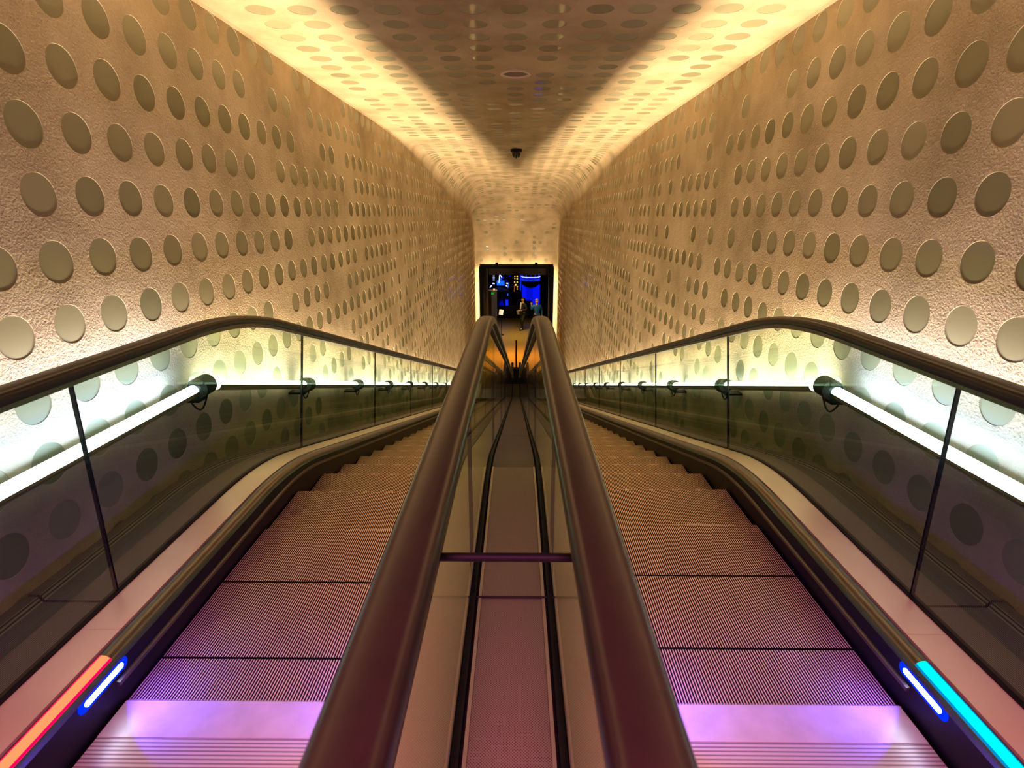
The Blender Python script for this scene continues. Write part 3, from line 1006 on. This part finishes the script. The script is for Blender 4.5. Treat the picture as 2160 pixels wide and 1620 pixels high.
# cabinet with green sign
a = P(1039, 616, 26.5)
cb = thing('cabinet', (a.x, 26.5, 0), 'tall dark cabinet with a green sign at the left side of the doorway', 'cabinet')
cw = .40; top = P(1039, 613, 26.5).z
mb = MB(); mb.box((a.x, 26.5, top/2), (cw, .4, top)); mb.build('body', M['graypanel'], cb)
mb = MB(); mb.box((a.x-.0, 26.5, top+.012), (cw+.04, .44, .024)); mb.build('top', mat('cabinet_top', (.25, .22, .2), .4), cb)
g = P(1039, 619, 26.28)
mb = MB(); mb.box(tuple(g), (.13, .02, .10)); mb.build('green_sign', GR, cb)
mb = MB(); mb.box((a.x-.08, 26.29, top*.45), (.01, .02, top*.8)); mb.box((a.x+.1, 26.29, top*.45), (.01, .02, top*.8)); mb.build('door_seam', M['hall'], cb)
q = P(1042, 610.5, 26.45); mb = MB(); mb.lathe([(.035, 0), (.05, .03), (.05, .07), (.02, .085)], (q.x, 26.45, top+.024), 16)
o = mb.build('small_cream_item', mat('cream_item', (.9, .7, .55), .6, emit=(.9, .6, .4), estr=.5), loc=(q.x, 26.45, top+.024)); tag(o, 'small cream item, given a glow, standing on the dark cabinet', 'lamp')  # no lamp: emission stands in for light on the item
mb = MB(); mb.box((-1.37, 24.6, 2.2), (.22, .3, 4.4)); struct(mb.build('pillar_left', mat('pillar_gray', (.012, .011, .010), .8)))

# sheet on a stand
a = P(1057.2, 658.5, 28)
sh = thing('sign_stand', (a.x, 28, 0), 'white tilted sheet on a thin stand, left side of the doorway floor', 'sign')
R = Matrix.Rotation(math.radians(8), 3, 'Y') @ Matrix.Rotation(math.radians(-20), 3, 'X')
mb = MB(); mb.box(tuple(a), (.21, .01, .27), rot=R); mb.build('sheet', mat('paper', (.85, .78, .8), .7, emit=(.8, .7, .75), estr=.35), sh)  # sheet brightened by its own emission, it is no lamp
mb = MB(); mb.cyl((a.x, 28.03, 0), (a.x, 28.03, a.z-.03), .012, n=10); mb.cyl((a.x, 28.03, 0), (a.x, 28.03, .02), .14, n=20); mb.build('stand', M['black'], sh)

# ------------------------------------------------------------------ people
SKIN = mat('skin', (.62, .32, .2), .5)
SKIND = mat('skin_golden', (.5, .3, .14), .5)  # darker golden skin tone
def skinned(name, J, E, m_, parent, root, lev=2):
    """J: name -> (x, y, z, r); grows one continuous body over the joints"""
    keys = list(J); idx = {k: i for i, k in enumerate(keys)}
    base = wloc(parent)
    me = bpy.data.meshes.new(name)
    me.from_pydata([J[k][:3] for k in keys], [(idx[a], idx[b]) for a, b in E], [])
    me.materials.append(m_)
    o = bpy.data.objects.new(name, me); C.objects.link(o)
    o.parent = parent
    o.modifiers.new('skin', 'SKIN')
    sv = me.skin_vertices[0].data if me.skin_vertices else None
    if sv is None:
        bm = bmesh.new(); bm.from_mesh(me); bm.verts.layers.skin.verify(); bm.to_mesh(me); bm.free()
        sv = me.skin_vertices[0].data
    for k in keys:
        r = J[k][3]
        sv[idx[k]].radius = (r, r*J[k][4]) if len(J[k]) > 4 else (r, r)
        sv[idx[k]].use_root = (k == root)
    ss = o.modifiers.new('sub', 'SUBSURF'); ss.levels = lev; ss.render_levels = lev
    for p in me.polygons: p.use_smooth = True
    o.modifiers['skin'].use_smooth_shade = True
    return o

def hand(J, E, wrist, tip_dir, side, curl=.3, pre='l'):
    """palm plus five fingers from the wrist joint"""
    w_ = Vector(J[wrist][:3]); d = Vector(tip_dir).normalized(); s = Vector(side).normalized(); nrm = d.cross(s)
    J[pre+'palm'] = (*(w_+d*.055), .024); E.append((wrist, pre+'palm'))
    for i, (off, ln) in enumerate(((-.030, .062), (-.010, .072), (.011, .068), (.030, .052))):
        k = w_+d*.088+s*off; J[pre+'k%d' % i] = (*k, .010); E.append((pre+'palm', pre+'k%d' % i))
        m1 = k+d*ln*.5+nrm*ln*curl*.35; J[pre+'m%d' % i] = (*m1, .0085); E.append((pre+'k%d' % i, pre+'m%d' % i))
        m2 = k+d*ln*.95+nrm*ln*curl; J[pre+'t%d' % i] = (*m2, .0075); E.append((pre+'m%d' % i, pre+'t%d' % i))
    t1 = w_+d*.05-s*.045; J[pre+'h1'] = (*t1, .011); E.append((pre+'palm', pre+'h1'))
    t2 = w_+d*.085-s*.062+nrm*.01; J[pre+'h2'] = (*t2, .009); E.append((pre+'h1', pre+'h2'))

def person(loc, rz, label, pose, cloth, hair, skin):
    root = thing('person', loc, label, 'person'); root.rotation_euler = (0, 0, rz)
    J = {'pelvis': (0, 0, .95, .13, .8), 'waist': (0, 0, 1.10, .12, .8), 'chest': (0, -.01, 1.30, .15, .75), 'neckb': (0, 0, 1.45, .07), 'neck': (0, -.01, 1.52, .052),
         'head': (0, -.02, 1.60, .082), 'crown': (0, -.01, 1.69, .088), 'chin': (0, -.075, 1.565, .035), 'nose': (0, -.118, 1.615, .012)}
    E = [('pelvis', 'waist'), ('waist', 'chest'), ('chest', 'neckb'), ('neckb', 'neck'), ('neck', 'head'), ('head', 'crown'), ('head', 'chin'), ('head', 'nose')]
    for sd, s in (('l', -1), ('r', 1)):
        J[sd+'ear'] = (s*.092, 0, 1.625, .012); E.append(('head', sd+'ear'))
        sh_, el, wr = pose[sd+'arm']
        J[sd+'sh'] = (*sh_, .058); J[sd+'el'] = (*el, .043); J[sd+'wr'] = (*wr, .028)
        E += [('chest', sd+'sh'), (sd+'sh', sd+'el'), (sd+'el', sd+'wr')]
        hand(J, E, sd+'wr', Vector(wr)-Vector(el), pose.get(sd+'side', (0, 1, 0)), .35, sd)
        hp, kn, an, to = pose[sd+'leg']
        J[sd+'hp'] = (*hp, .092); J[sd+'kn'] = (*kn, .060); J[sd+'an'] = (*an, .040); J[sd+'to'] = (*to, .035)
        E += [('pelvis', sd+'hp'), (sd+'hp', sd+'kn'), (sd+'kn', sd+'an'), (sd+'an', sd+'to')]
    skinned('body', J, E, skin, root, 'pelvis')
    # jacket
    def grow(k, g): q = J[k]; return (q[0], q[1], q[2], q[3]+g) + ((q[4],) if len(q) > 4 else ())
    Jj = {k: grow(k, .022) for k in ('pelvis', 'waist', 'chest', 'neckb', 'lsh', 'rsh', 'lel', 'rel', 'lwr', 'rwr')}
    Jj['neckb'] = (0, 0, 1.44, .085); Jj['hem'] = (0, 0, .82, .155, .85)
    for s in 'lr':
        q, e = Vector(Jj[s+'wr'][:3]), Vector(Jj[s+'el'][:3]); q = e+(q-e)*.92; Jj[s+'wr'] = (*q, .042)
    Ej = [('hem', 'pelvis'), ('pelvis', 'waist'), ('waist', 'chest'), ('chest', 'neckb')]+[(a+b, a+c) for a in 'lr' for b, c in (('sh', 'el'), ('el', 'wr'))]+[('chest', 'lsh'), ('chest', 'rsh')]
    skinned('jacket', Jj, Ej, cloth['jacket'], root, 'pelvis')
    Jt = {k: grow(k, .02) for k in ('pelvis', 'lhp', 'rhp', 'lkn', 'rkn', 'lan', 'ran')}
    Et = [('pelvis', 'lhp'), ('pelvis', 'rhp'), ('lhp', 'lkn'), ('rhp', 'rkn'), ('lkn', 'lan'), ('rkn', 'ran')]
    skinned('trousers', Jt, Et, cloth['trousers'], root, 'pelvis')
    for s in 'lr':
        an, to = Vector(J[s+'an'][:3]), Vector(J[s+'to'][:3])
        skinned('shoe', {'a': (an.x, an.y+.03, an.z-.035, .045), 'b': (*to, .042), 'c': (*(to+(to-an).normalized()*Vector((1, 1, 0)).length*.04), .035)}, [('a', 'b'), ('b', 'c')], cloth['shoes'], root, 'a')
    if hair:
        mb = MB(); vs = []
        mb.sphere((0, .02, 1.68), .105, 20, sc=(.95, 1.0, .95))
        keep = [f for f in mb.f if all(not (mb.v[i][1] < -.03 and mb.v[i][2] < 1.70) and mb.v[i][2] > 1.60 for i in f)]
        mb.f = keep; mb.mi = [0]*len(keep); mb.r = [0]*len(keep)
        o = mb.build('hair', hair, None, smooth=True); o.parent = root
    mb = MB()
    for s in (-1, 1): mb.sphere((s*.033, -.098, 1.635), .009, 8)
    o = mb.build('eyes', M['black'], None); o.parent = root
    return root, J

dark = mat('dark_suit', (.008, .008, .010), .7)
pose1 = dict(larm=[(-.19, 0, 1.40), (-.24, .03, 1.13), (-.14, -.20, 1.07)], rarm=[(.19, 0, 1.40), (.25, .04, 1.12), (.10, -.22, 1.10)],
             lside=(0, 0, 1), rside=(0, 0, 1),
             lleg=[(-.09, 0, .88), (-.10, -.04, .50), (-.09, .05, .09), (-.10, -.10, .045)], rleg=[(.09, 0, .88), (.11, -.14, .52), (.10, -.16, .10), (.11, -.31, .045)])
p1 = P(1103, 694, 29.5)
r1, J1 = person((p1.x, 29.4, 0), math.radians(-50), 'person in dark suit with white scarf walking on the ochre floor in the doorway', pose1,
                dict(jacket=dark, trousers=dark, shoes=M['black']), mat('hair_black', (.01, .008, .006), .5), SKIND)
mb = MB(); mb.tube([(.0, -.13, 1.50), (.01, -.155, 1.40), (0, -.165, 1.28), (-.01, -.16, 1.16)], .034, 10)
o = mb.build('scarf', mat('scarf_white', (.75, .7, .75), .8), None, smooth=True); o.parent = r1
mb = MB(); R = Matrix.Rotation(.3, 3, 'X'); mb.box((0, -.02, 0), (.15, .012, .21), rot=R)
pp_ = Vector((p1.x, 29.4, 0)) + Matrix.Rotation(math.radians(-50), 3, 'Z') @ Vector((-.02, -.33, .98))
o = mb.build('leaflet', mat('leaflet_white', (.5, .48, .6), .7)); o.location = pp_; o.rotation_euler = (0, 0, math.radians(-50))
tag(o, 'pale leaflet held by the person in the dark suit', 'leaflet')
jk = mat('blue_jacket', (.003, .11, .36), .6)
pose2 = dict(larm=[(-.20, 0, 1.40), (-.31, -.10, 1.24), (-.33, -.13, 1.49)], rarm=[(.20, 0, 1.40), (.29, .05, 1.12), (.27, -.06, .88)],
             lside=(-1, 0, 0), rside=(0, 1, 0),
             lleg=[(-.09, 0, .88), (-.10, -.02, .48), (-.11, .02, .09), (-.13, -.12, .045)], rleg=[(.09, 0, .88), (.11, -.02, .48), (.12, .02, .09), (.14, -.12, .045)])
p2 = P(1132.5, 640, 28.8)
person((p2.x, 28.8, 0), math.radians(12), 'person with short hair in a blue jacket raising one hand in the doorway', pose2,
       dict(jacket=jk, trousers=dark, shoes=M['black']), mat('hair_cropped', (.42, .24, .15), .6), SKIN)
area('landing_fill_light', (.8, 26.2, CZ-2.6), (0, .55, -1), (1, 0, 0), 1.2, .3, 8, (1.0, .75, .55))  # added fill on the two people, no fixture
